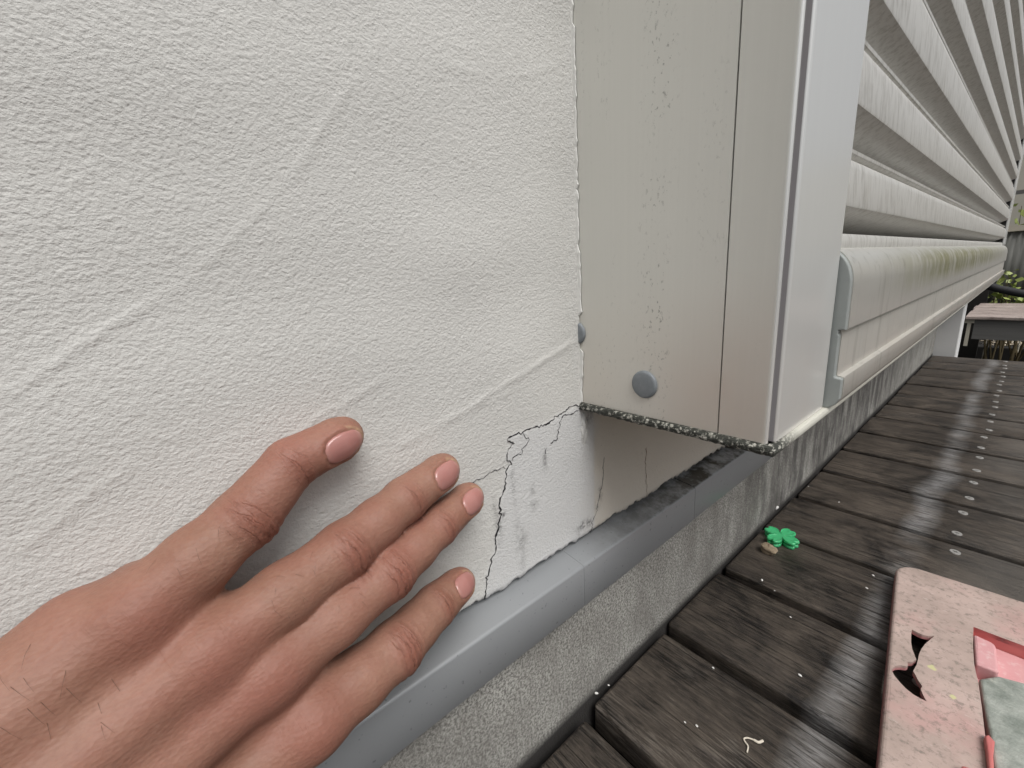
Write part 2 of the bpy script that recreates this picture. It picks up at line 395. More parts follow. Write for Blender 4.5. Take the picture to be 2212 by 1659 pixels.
for s_ in [(310,1130,.006,.012,.55),(320,1250,.004,.014,.35),(290,1040,.004,.010,.3),(760,1020,.010,.005,1.),(800,1000,.004,.005,1.),(400,880,.004,.005,.6),(395,770,.003,.005,.5),(480,560,.003,.008,.7),(155,1030,.003,.012,.9),(190,945,.002,.003,.9),(130,900,.002,.008,.5),(265,780,.002,.02,.45),(880,800,.004,.010,.55),(860,880,.004,.006,.6),(780,260,.007,.006,.8),(250,690,.002,.006,.6),(720,1080,.006,.01,.3)]: spot(*s_)
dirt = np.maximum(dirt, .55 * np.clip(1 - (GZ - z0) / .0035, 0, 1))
rel = fft_noise(ny, nz, st, .0021, .0018, 11) * .9 + fft_noise(ny, nz, st, .006, .005, 12) * .15
rel = np.clip(rel, -1.4, 2.2)
Hh = rel * .00008 * (1 - .25 * patch) + fft_noise(ny, nz, st, .09, .06, 13) * .0005 + .00075 * patch
rid = [([(0,860),(120,785),(250,700),(390,620),(540,480),(640,370),(700,270),(820,94)], .0004, .0024), ([(1010,880),(1130,805),(1245,735)], .0006, .0028), ([(870,960),(1000,890),(1090,850)], .0005, .003),
       ([(1250,120),(1150,160),(1060,170),(960,140)], .00025, .0024), ([(560,1000),(700,900),(830,820)], .0003, .0026), ([(60,1180),(200,1060),(330,980)], .0003, .003)]
for pts, a, wd in rid:
    P = np.array([back(x * 2364 / 2212, y * 2364 / 2212, 0, 0.)[1:] for x, y in pts]); dmin = np.full(GY.shape, 9.)
    for A, B in zip(P[:-1], P[1:]):
        e = B - A; t = np.clip(((GY - A[0]) * e[0] + (GZ - A[1]) * e[1]) / (e @ e), 0, 1)
        dmin = np.minimum(dmin, np.hypot(GY - A[0] - t * e[0], GZ - A[1] - t * e[1]))
    Hh += a * np.exp(-(dmin / wd)**2) * np.clip(.75 + .4 * fft_noise(ny, nz, st, .02, .02, 40 + int(wd * 9999)), .2, 1.2)
# plaster curls forward against the frame, and is ragged along its lower edge
Hh += .0012 * np.exp(-((GY - .281) / .004)**2) * (GZ > -.117)
edge = rng.normal(0, .00035, ny) + np.interp(gy, np.arange(y0, y1 + .004, .004), rng.normal(0, .0011, len(np.arange(y0, y1 + .004, .004)))) + .0012 * np.sin(gy * 61)
zz = GZ.copy(); zz[:, 0] += edge; zz[:, 1] += edge * .8; zz[:, 2] += edge * .5
Hh -= .0012 * np.exp(-((GZ - z0) / .0016)**2)
def wall_h(y, z):
    i = int(round((y - y0) / st)); j = int(round((z - z0) / st))
    return Hh[max(0, min(ny - 1, i)), max(0, min(nz - 1, j))]
V = np.stack([Hh, GY, zz], -1).reshape(-1, 3)
I = np.arange(ny * nz).reshape(ny, nz)
F = np.stack([I[:-1, :-1], I[1:, :-1], I[1:, 1:], I[:-1, 1:]], -1).reshape(-1, 4)
nb = len(V)
# lower edge thickness, and the rest of the wall outside the close-up
low = np.stack([np.full(ny, -.03), gy, zz[:, 0] + .001], -1); V = np.vstack([V, low])
F = np.vstack([F, np.stack([I[1:, 0], I[:-1, 0], nb + np.arange(ny - 1), nb + np.arange(1, ny)], -1)])
k = len(V)
ext = [(0, -8, z0), (0, y0, z0), (0, y0, 8), (0, -8, 8), (0, y0, z1), (0, y1, z1), (0, y1, 8), (0, y1, z0), (0, 2.62, z0), (0, 2.62, 8), (-.03, -8, z0), (-.03, y0, z0), (-.03, y1, z0), (-.03, 2.62, z0), (-6, 2.62, z0), (-6, 2.62, 8)]
V = np.vstack([V, ext])
F = [tuple(f) for f in F] + [(k, k+1, k+2, k+3), (k+4, k+5, k+6, k+2), (k+7, k+8, k+9, k+6), (k, k+10, k+11, k+1), (k+7, k+12, k+13, k+8), (k+8, k+14, k+15, k+9)]
wall = link('stucco_wall', V, F, STUCCO, smooth=True)
tag(wall, 'cream white textured stucco wall with dark cracks at the frame corner', 'wall')
for nm, a in (('patch', patch), ('tan', tan), ('dirt', dirt)):
    at = wall.data.attributes.new(nm, 'FLOAT', 'POINT'); full = np.zeros(len(V), dtype=np.float32); full[:nb] = a.reshape(-1); at.data.foreach_set('value', full)

def crack(pts, width, mat, seed, wmin=.25, fat=()):
    r = random.Random(seed); P = [np.array(p) for p in onwall(pts)]; Q = [P[0]]
    for A, B in zip(P[:-1], P[1:]):
        n = max(1, int(np.linalg.norm(B - A) / .0018)); nrm = np.array([-(B - A)[1], (B - A)[0]]); nrm /= np.linalg.norm(nrm)
        for i in range(1, n + 1): Q.append(A + (B - A) * i / n + nrm * r.gauss(0, .0008) * (i < n))
    V, F = [], []
    for i, q in enumerate(Q):
        t = Q[min(i + 1, len(Q) - 1)] - Q[max(i - 1, 0)]; t /= np.linalg.norm(t) + 1e-9; nrm = np.array([-t[1], t[0]])
        ww = width * (wmin + (1 - wmin) * abs(r.gauss(.5, .45)))
        for s0, s1, g in fat:
            if s0 < i / len(Q) < s1: ww *= g
        if i in (0, len(Q) - 1): ww *= .3
        for s in (-1, 1):
            p = q + nrm * s * ww / 2; V.append((wall_h(*p) + .00035, p[0], p[1]))
        V.append((wall_h(*q) + .00055, q[0], q[1]))
        if i: a = 3 * i - 3; F += [(a, a+2, a+5, a+3), (a+2, a+1, a+4, a+5)]
    return link('crack', V, F, mat, wall)
crack(main, 0, CRACK, 1) if False else None
crack([(728,160),(700,166),(665,180),(625,215),(575,245),(545,270),(500,300),(465,318),(430,318),(395,330),(360,340),(325,362),(270,378),(235,395),(220,425),(265,440),(225,480),(215,520),(215,565),(250,590),(215,625),(205,690),(200,760),(185,800),(165,850),(165,900),(175,940),(160,990),(150,1050),(135,1090),(130,1150),(130,1210),(110,1240),(95,1300),(60,1390),(65,1450),(55,1520),(60,1552)], .0012, CRACK, 2, .3, ((.15, .24, 1.5), (.62, .76, 1.7)))
crack([(325,365),(340,395),(370,410),(350,450),(315,480),(320,510),(270,530),(250,560)], .0009, CRACK, 3)
crack([(728,195),(690,215),(655,235),(610,240),(580,290),(575,360),(555,420),(515,440)], .0011, CRACK, 4)
crack([(490,470),(485,515)], .0011, CRACK, 5)
crack([(215,615),(165,622),(125,635),(85,660),(50,690),(20,700),(-40,725)], .0007, CRACK, 6)
crack([(905,540),(898,600),(900,650),(893,720),(880,790),(860,880),(850,930),(818,1000)], .0008, CRACK, 7)
crack([(812,995),(815,1030),(812,1078)], .0013, CRACK, 8)
crack([(1205,470),(1200,560),(1205,680),(1207,820)], .0010, FAINT, 9)
# paint skin feathered on to the frame: jagged ribbon along the joint
V, F = [], []; zs = np.arange(-.112, 1.6, .0035); r_ = random.Random(8); wv = .004; prev = 0
for i, z in enumerate(zs):
    if r_.random() < .16: prev = r_.uniform(.0012, .0045)
    base_w = .0042 if z < .02 else .0026
    ww = max(.0006, base_w + (prev - .0028) * .7 + r_.gauss(0, .0004))
    if -.066 < z < -.034: ww = .0004
    if -.034 <= z < -.028 or -.072 < z <= -.066: ww = .0045
    V += [(-.0005, .2815, z), (.0014 + r_.gauss(0, .0002), .2822, z), (ww, .2826 , z), (ww + .0003, .2835, z)]
    if i:
        a = 4 * i - 4
        F += [(a+q, a+q+1, a+q+5, a+q+4) for q in range(3)]
link('caulk_bead', V, F, CAULK, wall)
bm = bmesh.new(); bmesh.ops.create_icosphere(bm, subdivisions=4, radius=1)
for v in bm.verts:
    n = v.co.copy(); kq = 1 + .07 * rnd.random() + .20 * math.sin(5 * n.y + 2) * math.sin(4 * n.z) + .10 * math.sin(9 * n.z + n.y * 6)
    taper = 1.0 if n.z > 0 else 1 + .25 * n.z
    v.co = Vector((.0004 + n.x * .0030 * kq, .2855 + n.y * .0048 * kq * taper, -.1395 + n.z * .0165 * kq))
link_bm('caulk_lump', bm, STUCCO, wall, True)

# ------------------------------------------------------------------ shutter window
win = empty('shutter_window', (0, .284, -.119), 'closed ribbed grey aluminium storm shutter with its frame and sill', 'shutter')
YF = .284
vert = lambda e: abs(e.verts[0].co.z - e.verts[1].co.z) > .3
side = boxo('side_frame', (-.02, .1236, YF, .384, -.1128, 2.9), ALU, win)
# front box of the frame, rounded outer edge with a small bead
prof = [(.1246, .386), (.1246, YF), (.1528, YF), (.1546, .2846), (.1553, .2860), (.1551, .2868), (.1530, .2872), (.1530, .2908), (.1574, .2914), (.1580, .2930), (.1580, .3867), (.150, .3867), (.150, .390), (.13, .390)]
V = [(x, y, z) for z in (-.1128, 2.9) for x, y in prof]; n = len(prof)
F = [(i, (i+1) % n, n + (i+1) % n, n + i) for i in range(n)] + [tuple(range(n))[::-1], tuple(range(n, 2*n))]
bm = bmesh.new(); bv = [bm.verts.new(v) for v in V]
for f in F: bm.faces.new([bv[i] for i in f])
bmesh.ops.recalc_face_normals(bm, faces=bm.faces)
es = [e for e in bm.edges if abs(e.verts[0].co.z - e.verts[1].co.z) > .3 and e.verts[0].co.x > .15 and e.verts[0].co.y < .388]
bmesh.ops.bevel(bm, geom=es, offset=.0009, segments=3, affect='EDGES', profile=.5)
ff = link_bm('front_frame', bm, ALU_LIT, win); ff.data.materials.append(ALU); ff.data.materials.append(DARK_REFL)
for p in ff.data.polygons:
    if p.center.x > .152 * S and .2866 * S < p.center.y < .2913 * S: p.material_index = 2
    if p.normal.y < -.9 and p.center.y < (YF + .001) * S: p.material_index = 1
boxo('frame_seam', (.1230, .1250, YF + .003, .38, -.1126, 2.899), GAPM, win)
def disc_cap(x, z, ra):
    bm = bmesh.new(); rings = []
    for rr, dy in ((ra, .0004), (ra, -.0012), (ra * .93, -.0022), (ra * .80, -.0026), (0, -.0026)):
        rings.append([bm.verts.new((x + rr * math.cos(a), YF + dy, z + rr * math.sin(a))) for a in np.linspace(0, 2*math.pi, 40, endpoint=False)] if rr else [bm.verts.new((x, YF + dy, z))])
    for A, B in zip(rings[:-1], rings[1:]):
        for i in range(40):
            j = (i + 1) % 40
            bm.faces.new((A[i], A[j], B[j], B[i]) if len(B) > 1 else (A[i], A[j], B[0]))
    return link_bm('hole_cap', bm, CAP, side, True)
disc_cap(.0661, -.0864, .0110)
tag(disc_cap(-.0028, -.0500, .0100), 'grey hole cap half buried by the plaster')
# sill plate with mouldy front lip
bm = bmesh.new(); add_box(bm, -.02, .1618, .2795, 2.70, -.1195, -.1130, .0028, 4, lambda e: abs(e.verts[0].co.z - e.verts[1].co.z) > .003 and e.verts[0].co.x > .1 or (abs(e.verts[0].co.z - e.verts[1].co.z) < .001 and min(e.verts[0].co.y, e.verts[1].co.y) < .29 or abs(e.verts[0].co.y - e.verts[1].co.y) > 1))
bmesh.ops.subdivide_edges(bm, edges=[e for e in bm.edges if abs(e.verts[0].co.x - e.verts[1].co.x) > .1], cuts=60)
for v in bm.verts:
    if v.co.y < .284: v.co.z += rnd.gauss(0, .00022); v.co.y += rnd.gauss(0, .0002)
link_bm('sill_plate', bm, PLATE, win)
# sill rail: rounded drip moulding, run along the wall
arc = [(.10, .0088), (.140, .0086), (.147, .0078)]
arc += [(.147 + .0192 * math.sin(t), -.0195 + .0273 * math.cos(t)) for t in np.linspace(.12, math.pi/2, 12)]
prof = arc + [(.1665, -.0515), (.1622, -.0520), (.1622, -.0545), (.1630, -.0562), (.1630, -.0870), (.1634, -.0880), (.1674, -.0886), (.1679, -.0896), (.1679, -.1045), (.1655, -.1095), (.1615, -.1126), (.10, -.1127)]
rail = extrude('bottom_rail', prof, .3945, 2.66, SILL, win)
rail.data.polygons.foreach_set('use_smooth', [True] * len(rail.data.polygons))
try: rail.data.set_sharp_from_angle(angle=math.radians(28))
except Exception: pass
pc = [(x - .0004 if x > .12 else x, z - .0004) for x, z in prof]
extrude('end_cap', pc, .3885, .3944, ENDCAP, rail, False, .0010)
extrude('end_cap', [(x - .0006, z) for x, z in prof], 2.6601, 2.672, SILL, rail)
# shutter curtain, ribbed profile
pr = [(.150, .0035), (.1507, .0062), (.1510, .010), (.1506, .0150), (.1490, .0180), (.1150, .0200)]
z = .037
for kk in range(40):
    pz_ = [.066, .0700, .0765, .0640, .0725, .068][kk] if kk < 6 else .0705; sh = pz_ - .0705; zb_ = z; z = zb_ + sh
    pr += [(.1515, zb_ - .0022), (.1540, zb_ - .0004), (.1544, zb_ + .0015), (.1528, z + .030), (.1518, z + .0350), (.1500, z + .0372), (.1360, z + .0385), (.1358, z + .0408), (.1470, z + .0415), (.1488, z + .0430), (.1490, z + .0455), (.1465, z + .0472), (.1120, z + .0500)]
    z = zb_ + pz_
pr += [(.1390, z), (.100, z), (.100, .0035)]
cur = extrude('shutter_curtain', pr, .36, 2.585, SLAT, win)
cur.data.polygons.foreach_set('use_smooth', [True] * len(cur.data.polygons))
try: cur.data.set_sharp_from_angle(angle=math.radians(40))
except Exception: pass
boxo('far_jamb', (.0, .1545, 2.592, 2.70, .0095, 2.9), ALU_LIT, win, .002, 2)
boxo('far_gasket', (.10, .150, 2.5855, 2.5915, .0090, 2.9), GAPM, win)

# ------------------------------------------------------------------ drip flashing and foundation
fl = empty('drip_flashing', (.01, .25, -.2595), 'blue grey metal drip flashing strip running along the foot of the wall', 'flashing')
def flash(ya, yb, dx):
    p = [(-.012, -.2555), (.0192, -.2592), (.0204, -.2595), (.0213, -.2600), (.0220, -.2608), (.0223, -.2620), (.0223, -.3025), (.0216, -.3034), (.0205, -.3030), (.0205, -.2620), (-.012, -.2575)]
    o = extrude('flashing_section', [(x + dx, zz_ + dx * .3) for x, zz_ in p], ya, yb, FLASH, fl, True)
    try: o.data.set_sharp_from_angle(angle=math.radians(40))
    except Exception: pass
    return o
flash(-8, .2571, 0); flash(.2573, .4620, .0001); flash(.4640, 2.618, -.0006)
fo = boxo('foundation', (-.25, .008, -8, 2.6175, -1.3, -.2620), MORTAR)
tag(fo, 'speckled grey mortar foundation with black mould streaks under the flashing', 'foundation')
pier = boxo('plinth_pier', (-.2, .0800, 2.619, 2.72, -1.3, -.1200), PIER, None, .004, 2)
tag(pier, 'white rendered pier under the far end of the shutter sill', 'pier')

# ------------------------------------------------------------------ wooden deck
deck = empty('wooden_deck', (.9, 1, -.44), 'dark weathered wooden deck with damp boards and a pale worn streak', 'deck')
for kk in range(-9, 15):
    ya = .265 + .155 * kk + .0080 + rnd.uniform(-.0012, .0012); yb = .265 + .155 * (kk + 1) - .0080 + rnd.uniform(-.0012, .0012)
    x0 = .0125 + rnd.uniform(-.002, .003)
    if kk == -1: x0 = .019
    dz = rnd.uniform(-.0015, .0012)
    bm = bmesh.new(); add_box(bm, x0, 3.2, ya, yb, -.472 + dz, -.44 + dz, .0044, 3, lambda e: max(e.verts[0].co.z, e.verts[1].co.z) > -.45 and (abs(e.verts[0].co.z - e.verts[1].co.z) < .001) or abs(e.verts[0].co.z - e.verts[1].co.z) > .01)
    b = link_bm('board', bm, DECK, deck, True)
    try: b.data.set_sharp_from_angle(angle=math.radians(50))
    except Exception: pass
    for sx in (.2335, 1.05):
        for yy in (ya + .025, yb - .027):
            xx = sx + rnd.uniform(-.0035, .0035) - max(0, kk) * .0006; yj = yy + rnd.uniform(-.004, .004)
            bm = bmesh.new(); ra = .0064; zt = -.4388 + dz
            R1 = [bm.verts.new((xx + ra * math.cos(a), yj + ra * math.sin(a), zt - .0012)) for a in np.linspace(0, 2*math.pi, 24, endpoint=False)]
            R2 = [bm.verts.new((xx + ra*.93 * math.cos(a), yj + ra*.93 * math.sin(a), zt)) for a in np.linspace(0, 2*math.pi, 24, endpoint=False)]
            a0 = rnd.uniform(0, 1.5); cross = []
            for q in range(12):       # cruciform socket
                ang = a0 + q * math.pi / 6; rr = ra * (.50 if q % 3 != 1 else .17) ; off = (-.10 if q % 3 == 0 else .10 if q % 3 == 2 else 0)
                qa = a0 + (q // 3) * math.pi / 2
                if q % 3 == 0: px, py = ra * .5, -ra * .12
                elif q % 3 == 2: px, py = ra * .12, ra * .12
                else: px, py = ra * .5, ra * .12
                cross.append((xx + px * math.cos(qa) - py * math.sin(qa), yj + px * math.sin(qa) + py * math.cos(qa)))
            R3 = [bm.verts.new((cx, cy, zt)) for cx, cy in cross]; R4 = [bm.verts.new((xx + (cx - xx) * .7, yj + (cy - yj) * .7, zt - .003)) for cx, cy in cross]
            for A, B in ((R1, R2),):
                for i in range(24): bm.faces.new((A[i], A[(i+1) % 24], B[(i+1) % 24], B[i]))
            es = [bm.edges.get((R2[i], R2[(i+1) % 24])) for i in range(24)]
            es += [bm.edges.new((R3[i], R3[(i+1) % 12])) for i in range(12)]
            bmesh.ops.triangle_fill(bm, edges=es, use_beauty=True, normal=(0, 0, 1))
            for i in range(12): bm.faces.new((R3[i], R3[(i+1) % 12], R4[(i+1) % 12], R4[i]))
            bm.faces.new(R4)
            link_bm('screw', bm, STEEL, b)
for jx in (.12, .42, 1.05, 1.9):
    boxo('joist', (jx - .03, jx + .03, -1.1, 2.55, -.58, -.4735), DARKW, deck)
for jx in (.42, 1.9):
    for jy in (-.8, .5, 1.6, 2.4): boxo('post', (jx - .04, jx + .04, jy - .04, jy + .04, -.81, -.5805), DARKW, deck)
exec_parts = None

# ------------------------------------------------------------------ small things lying on the deck
PK = ((1980, 1290, 2364, 1773), 1319)
def ondeck(x, y, reg=PK, z=-.42): return back(*zq(x, y, *reg), 2, z)[:2]
def rounded(poly, r, n=8):
    out = []; m_ = len(poly)
    for i in range(m_):
        p = np.array(poly[i]); a = np.array(poly[i-1]) - p; b = np.array(poly[(i+1) % m_]) - p
        a /= np.linalg.norm(a); b /= np.linalg.norm(b); rr = r[i] if isinstance(r, (list, tuple)) else r
        ang = math.acos(np.clip(a @ b, -1, 1)); t = rr / math.tan(ang / 2); c = p + (a + b) / np.linalg.norm(a + b) * rr / math.sin(ang / 2)
        s = p + a * t; e = p + b * t; a0 = math.atan2(*(s - c)[::-1]); a1 = math.atan2(*(e - c)[::-1])
        dd = (a1 - a0 + math.pi) % (2 * math.pi) - math.pi
        out += [tuple(c + rr * np.array([math.cos(a0 + dd * q / n), math.sin(a0 + dd * q / n)])) for q in range(n + 1)]
    return out
def inset(loop, d):
    out = []; n = len(loop)
    for i in range(n):
        a, p, b = np.array(loop[i-1]), np.array(loop[i]), np.array(loop[(i+1) % n]); t = b - a; t /= np.linalg.norm(t) + 1e-12
        out.append(tuple(p + np.array([-t[1], t[0]]) * d))
    return out
def area(l): return sum(l[i-1][0]*l[i][1] - l[i][0]*l[i-1][1] for i in range(len(l))) / 2
def slab(name, outer, holes, z_lo, z_hi, rad, mat, parent=None, shell=None):
    """plate with a rounded rim and cut-outs"""
    if area(outer) < 0: outer = outer[::-1]
    bm = bmesh.new()
    prof = [(0, z_lo), (0, z_hi - rad)] + [(rad * (1 - math.cos(t)), z_hi - rad + rad * math.sin(t)) for t in np.linspace(.35, math.pi/2, 4)]
    rings = [[bm.verts.new((*p, zz_)) for p in inset(outer, d_)] for d_, zz_ in prof]
    n = len(outer)
    for A, B in zip(rings[:-1], rings[1:]):
        for i in range(n): bm.faces.new((A[i], A[(i+1) % n], B[(i+1) % n], B[i]))
    es = [bm.edges.get((rings[-1][i], rings[-1][(i+1) % n])) for i in range(n)]
    if shell:
        ri = [bm.verts.new((*p, z_hi - shell)) for p in inset(outer, .004)]; eb = [bm.edges.new((ri[i], ri[(i+1) % n])) for i in range(n)]
    else: eb = [bm.edges.get((rings[0][i], rings[0][(i+1) % n])) for i in range(n)]
    for h_ in holes:
        if area(h_) < 0: h_ = h_[::-1]
        T = [bm.verts.new((*p, z_hi)) for p in h_]; B = [bm.verts.new((*p, z_lo if shell is None else z_hi - shell)) for p in h_]; q = len(h_)
        es += [bm.edges.new((T[i], T[(i+1) % q])) for i in range(q)]; eb += [bm.edges.new((B[i], B[(i+1) % q])) for i in range(q)]
        for i in range(q): bm.faces.new((T[i], T[(i+1) % q], B[(i+1) % q], B[i]))
    bmesh.ops.triangle_fill(bm, edges=es, use_beauty=True, normal=(0, 0, 1)); bmesh.ops.triangle_fill(bm, edges=eb, use_beauty=True, normal=(0, 0, -1))
    bmesh.ops.recalc_face_normals(bm, faces=bm.faces)
    return link_bm(name, bm, mat, parent)
zt = -.415
dk = lambda L, z=zt: [tuple(ondeck(x, y, PK, z)) for x, y in L]
A_, B_, D_ = np.array(dk([(232, 98)])[0]), np.array([.40, .742]), np.array(dk([(118, 1740)])[0])
A_ = np.array([.1835, .7255]); D_ = np.array([.2290, .355]); E_ = B_ + (D_ - A_)
outer = rounded([A_, B_, E_, D_], [.024, .024, .03, .022], 10)
wing = dk([(430,560),(470,582),(510,600),(560,612),(612,610),(575,640),(535,675),(505,715),(486,760),(478,800),(468,840),(440,890),(462,925),(478,960),(512,1010),(500,1035),(520,1080),(548,1132),(500,1108),(440,1075),(390,1035),(340,985),(295,930),(272,890),(275,865),(300,848),(345,845),(385,852),(400,845),(393,815),(430,818),(466,798),(450,760),(432,715),(424,660),(424,610)])
rec = dk([(918,538),(1030,582),(1160,630),(1319,690)]) ; rec += [(.345, .640), (.372, .42)] + dk([(1078,1690),(1010,1395),(985,1180),(958,985),(943,925),(925,840),(915,700)])
board = slab('pink_board', outer, [wing, rec], -.4385, zt, .004, PINK, None, .0055)
tag(board, 'faded dirty pink plastic board with broken butterfly cut-out lying on deck', 'toy board')
flo = slab('tray_floor', inset(rec if area(rec) > 0 else rec[::-1], .0006), [], -.4384, -.4305, .0005, PINK2, board)
rc_ = rec if area(rec) > 0 else rec[::-1]; n = len(rc_); ro = inset(rc_, -.0012); V = [(*p, -.4384) for p in rc_] + [(*p, zt - .0004) for p in rc_] + [(*p, zt - .0004) for p in ro] + [(*p, -.4384) for p in ro]
V = [(x, y, z) for x, y, z in V]; F = []
for i in range(n):
    j = (i + 1) % n
    for q in range(3): F.append((q*n + i, q*n + j, (q+1)*n + j, (q+1)*n + i))
link('tray_rim', V, F, PINK3, board)
slab('raised_block', rounded(dk([(918,602),(1092,682),(1122,912),(935,838)]), [.002, .006, .003, .002], 4), [], -.4303, -.4135, .0022, PINK2, board)
slab('broken_tab', dk([(1008,1402),(1040,1396),(1090,1450),(1078,1560),(1085,1700),(1040,1700),(1030,1560)], -.409), [], -.430, -.4085, .0015, PINK3, board)
slab('broken_tab', rounded(dk([(800,1700),(830,1628),(905,1650),(930,1720)], -.408), .002, 3), [], -.4148, -.4085, .002, PINK3, board)
stn = slab('flat_stone', rounded([tuple(p) for p in dk([(965,945),(1110,922)], -.417)] + [(.352, .605), (.366, .44)] + [tuple(p) for p in dk([(1095,1720),(1045,1380),(1000,1150)], -.417)], .004, 4), [], -.4303, -.4170, .003, STONE)
tag(stn, 'flat grey green stone slab lying in the pink board', 'stone')
# clover
CL = ((1700, 1180, 1900, 1320), 2212)
cl = empty('clover_charm', (.045, .710, -.44), 'translucent green plastic four-leaf clover lying beside a brown pebble', 'clover')
def clover_loop(s, rot, cx, cy):
    L = []
    for i in range(160):
        a = 2 * math.pi * i / 160; m4 = (a % (math.pi / 2)) - math.pi / 4
        r = .0265 * (abs(math.cos(2 * (a - math.pi / 4))) ** .45) * (1 - .17 * math.exp(-(m4 / .13)**2)); r = max(r, .0075)
        L.append((cx + s * r * math.cos(a + rot), cy + s * r * math.sin(a + rot)))
    return L
def leaf_mesh(name, cx, cy, zlo, zhi, rot, tilt, s=1.0):
    L = clover_loop(s, rot, cx, cy); bm = bmesh.new(); n = len(L)
    prof = [(.90, zlo), (.985, zlo + .0008), (1.0, zlo + .002), (1.0, zhi - .0018), (.97, zhi - .0004), (.90, zhi), (.80, zhi - .0009), (.72, zhi - .0016), (.45, zhi - .0013), (.2, zhi - .0018)]
    rings = []
    for q, z_ in prof:
        rr = []
        for i, p in enumerate(L):
            a = 2 * math.pi * i / n; vein = .0009 * math.exp(-(((a + math.pi/4) % (math.pi/2) - math.pi/4) / .12)**2) if q < .8 else 0
            x, y = cx + (p[0]-cx) * q, cy + (p[1]-cy) * q
            rr.append(bm.verts.new((x, y, z_ - vein + (x - cx) * tilt[0] + (y - cy) * tilt[1])))
        rings.append(rr)
    for A, B in zip(rings[:-1], rings[1:]):
        for i in range(n): bm.faces.new((A[i], A[(i+1) % n], B[(i+1) % n], B[i]))
    bm.faces.new(rings[0][::-1]); bm.faces.new(rings[-1])
    return link_bm(name, bm, CLOVER, cl, True)
leaf_mesh('clover_back', .0475, .7055, -.4390, -.4335, .50, (0, 0), 1.0)
leaf_mesh('clover_front', .0475, .7055, -.4318, -.4265, .50, (0, 0), 1.04)
bm = bmesh.new(); tube(bm, [(.0475, .7055, -.4334), (.0475, .7055, -.4319)], .006, 12); link_bm('clover_hub', bm, CLOVER, cl, True)
# pebble
bm = bmesh.new(); bmesh.ops.create_icosphere(bm, subdivisions=3, radius=1)
for v in bm.verts:
    n = v.co; q = 1 + .18 * math.sin(3.1*n.x + 1) * math.cos(2.7*n.y) + .16 * math.sin(5*n.z + 2*n.x) + rnd.uniform(-.07, .07) + .30 * max(0, -n.x*.9 - .45)
    v.co = Vector((.0455 + n.x * .0115 * q, .660 + n.y * .0085 * q, max(-.4395, -.4315 + n.z * .0085 * q)))
tag(link_bm('pebble', bm, PEBBLE), 'small rough brown pebble beside the green clover', 'pebble')
# thread and white crumbs
D4 = ((1282, 1100, 2364, 1773), 2212)
pts = [(905,1300),(912,1270),(895,1250),(888,1235),(905,1230),(935,1240),(960,1255),(980,1245)]
P = [np.array([*ondeck(x, y, D4, -.438), -.4385]) for x, y in pts]; PP = []
for i in range(len(P) - 1):
    for q in range(5): PP.append(P[i] + (P[i+1] - P[i]) * q / 5)
PP.append(P[-1])
for _ in range(3): PP = [PP[0]] + [(PP[i-1] + 2*PP[i] + PP[i+1]) / 4 for i in range(1, len(PP)-1)] + [PP[-1]]
bm = bmesh.new(); tube(bm, PP, .00075, 6, [1.6 if i > len(PP) * .72 else 1 for i in range(len(PP))])
tag(link_bm('thread', bm, THREAD, None, True), 'short curled pale thread lying on the front deck boards', 'thread')
crumb_me = None
for (x, y) in [(195,1025),(252,987),(1110,665),(1470,528),(668,1178),(1155,940),(612,1162),(1195,48),(1338,122),(1035,540),(975,490),(745,905),(1500,468)]:
    cx, cy = ondeck(x, y, D4, -.439)
    if crumb_me is None:
        bm = bmesh.new(); bmesh.ops.create_icosphere(bm, subdivisions=1, radius=1)
        for v in bm.verts: v.co = Vector((v.co.x * .0016, v.co.y * .0011, v.co.z * .0007)) * rnd.uniform(.8, 1.3) * S
        crumb_me = bpy.data.meshes.new('paint_flake'); bm.to_mesh(crumb_me); bm.free(); crumb_me.materials.append(WHITE)
    o = bpy.data.objects.new('paint_flake', crumb_me); C.objects.link(o); o.location = Vector((cx, cy, -.4385)) * S
    o.rotation_euler = (0, 0, rnd.uniform(0, 6)); o.scale = (rnd.uniform(.6, 1.3),) * 3
    tag(o, 'tiny white paint flake lying on the dark deck boards', 'paint flake', 'white paint flakes on the deck')
bm = bmesh.new(); px, py = ondeck(1045, 150, D4, -.436)
tube(bm, [(px - .001, py - .003, -.437), (px, py, -.4345), (px + .001, py + .003, -.434)], .0026, 8, [.7, 1, .8])
tag(link_bm('pellet', bm, WHITE, None, True), 'small white pellet at the deck edge against the foundation', 'pellet')

# ------------------------------------------------------------------ beyond the deck
bench = empty('wooden_step', (.5, 3.6, -.34), 'low wooden step with pinkish grey planks beyond the end of the deck', 'step')
for i in range(5):
    boxo('plank', (.048 + rnd.uniform(-.01, .01), 2.2, 3.22 + i * .165, 3.375 + i * .165, -.352, -.335), BENCHW, bench, .004, 2)
boxo('fascia', (.084, 2.2, 3.235, 3.262, -.452, -.3535), FASCIA, bench)
boxo('bracket', (.060, .074, 3.235, 3.265, -.49, -.371), PALEST, bench)
boxo('bracket_arm', (.050, .0838, 3.2345, 3.2645, -.3705, -.3545), PALEST, bench)
for jx in (.5, 1.4, 2.1): boxo('step_leg', (jx - .03, jx + .03, 3.6, 3.66, -.81, -.3525), DARKW, bench)
tag(boxo('shade_board', (-.4, 2.4, 4.56, 4.66, -.81, -.69), DARKW, None, .006, 2), 'added dark board standing in for deeply shaded ground under the step', 'shade_board')  # near-black board added in place of ground in deep shade
boxo('void_panel', (-.5, .075, 4.12, 4.15, -.81, -.22), DARKW, bench)  # dark panel added to stand in for the black void beside the pier
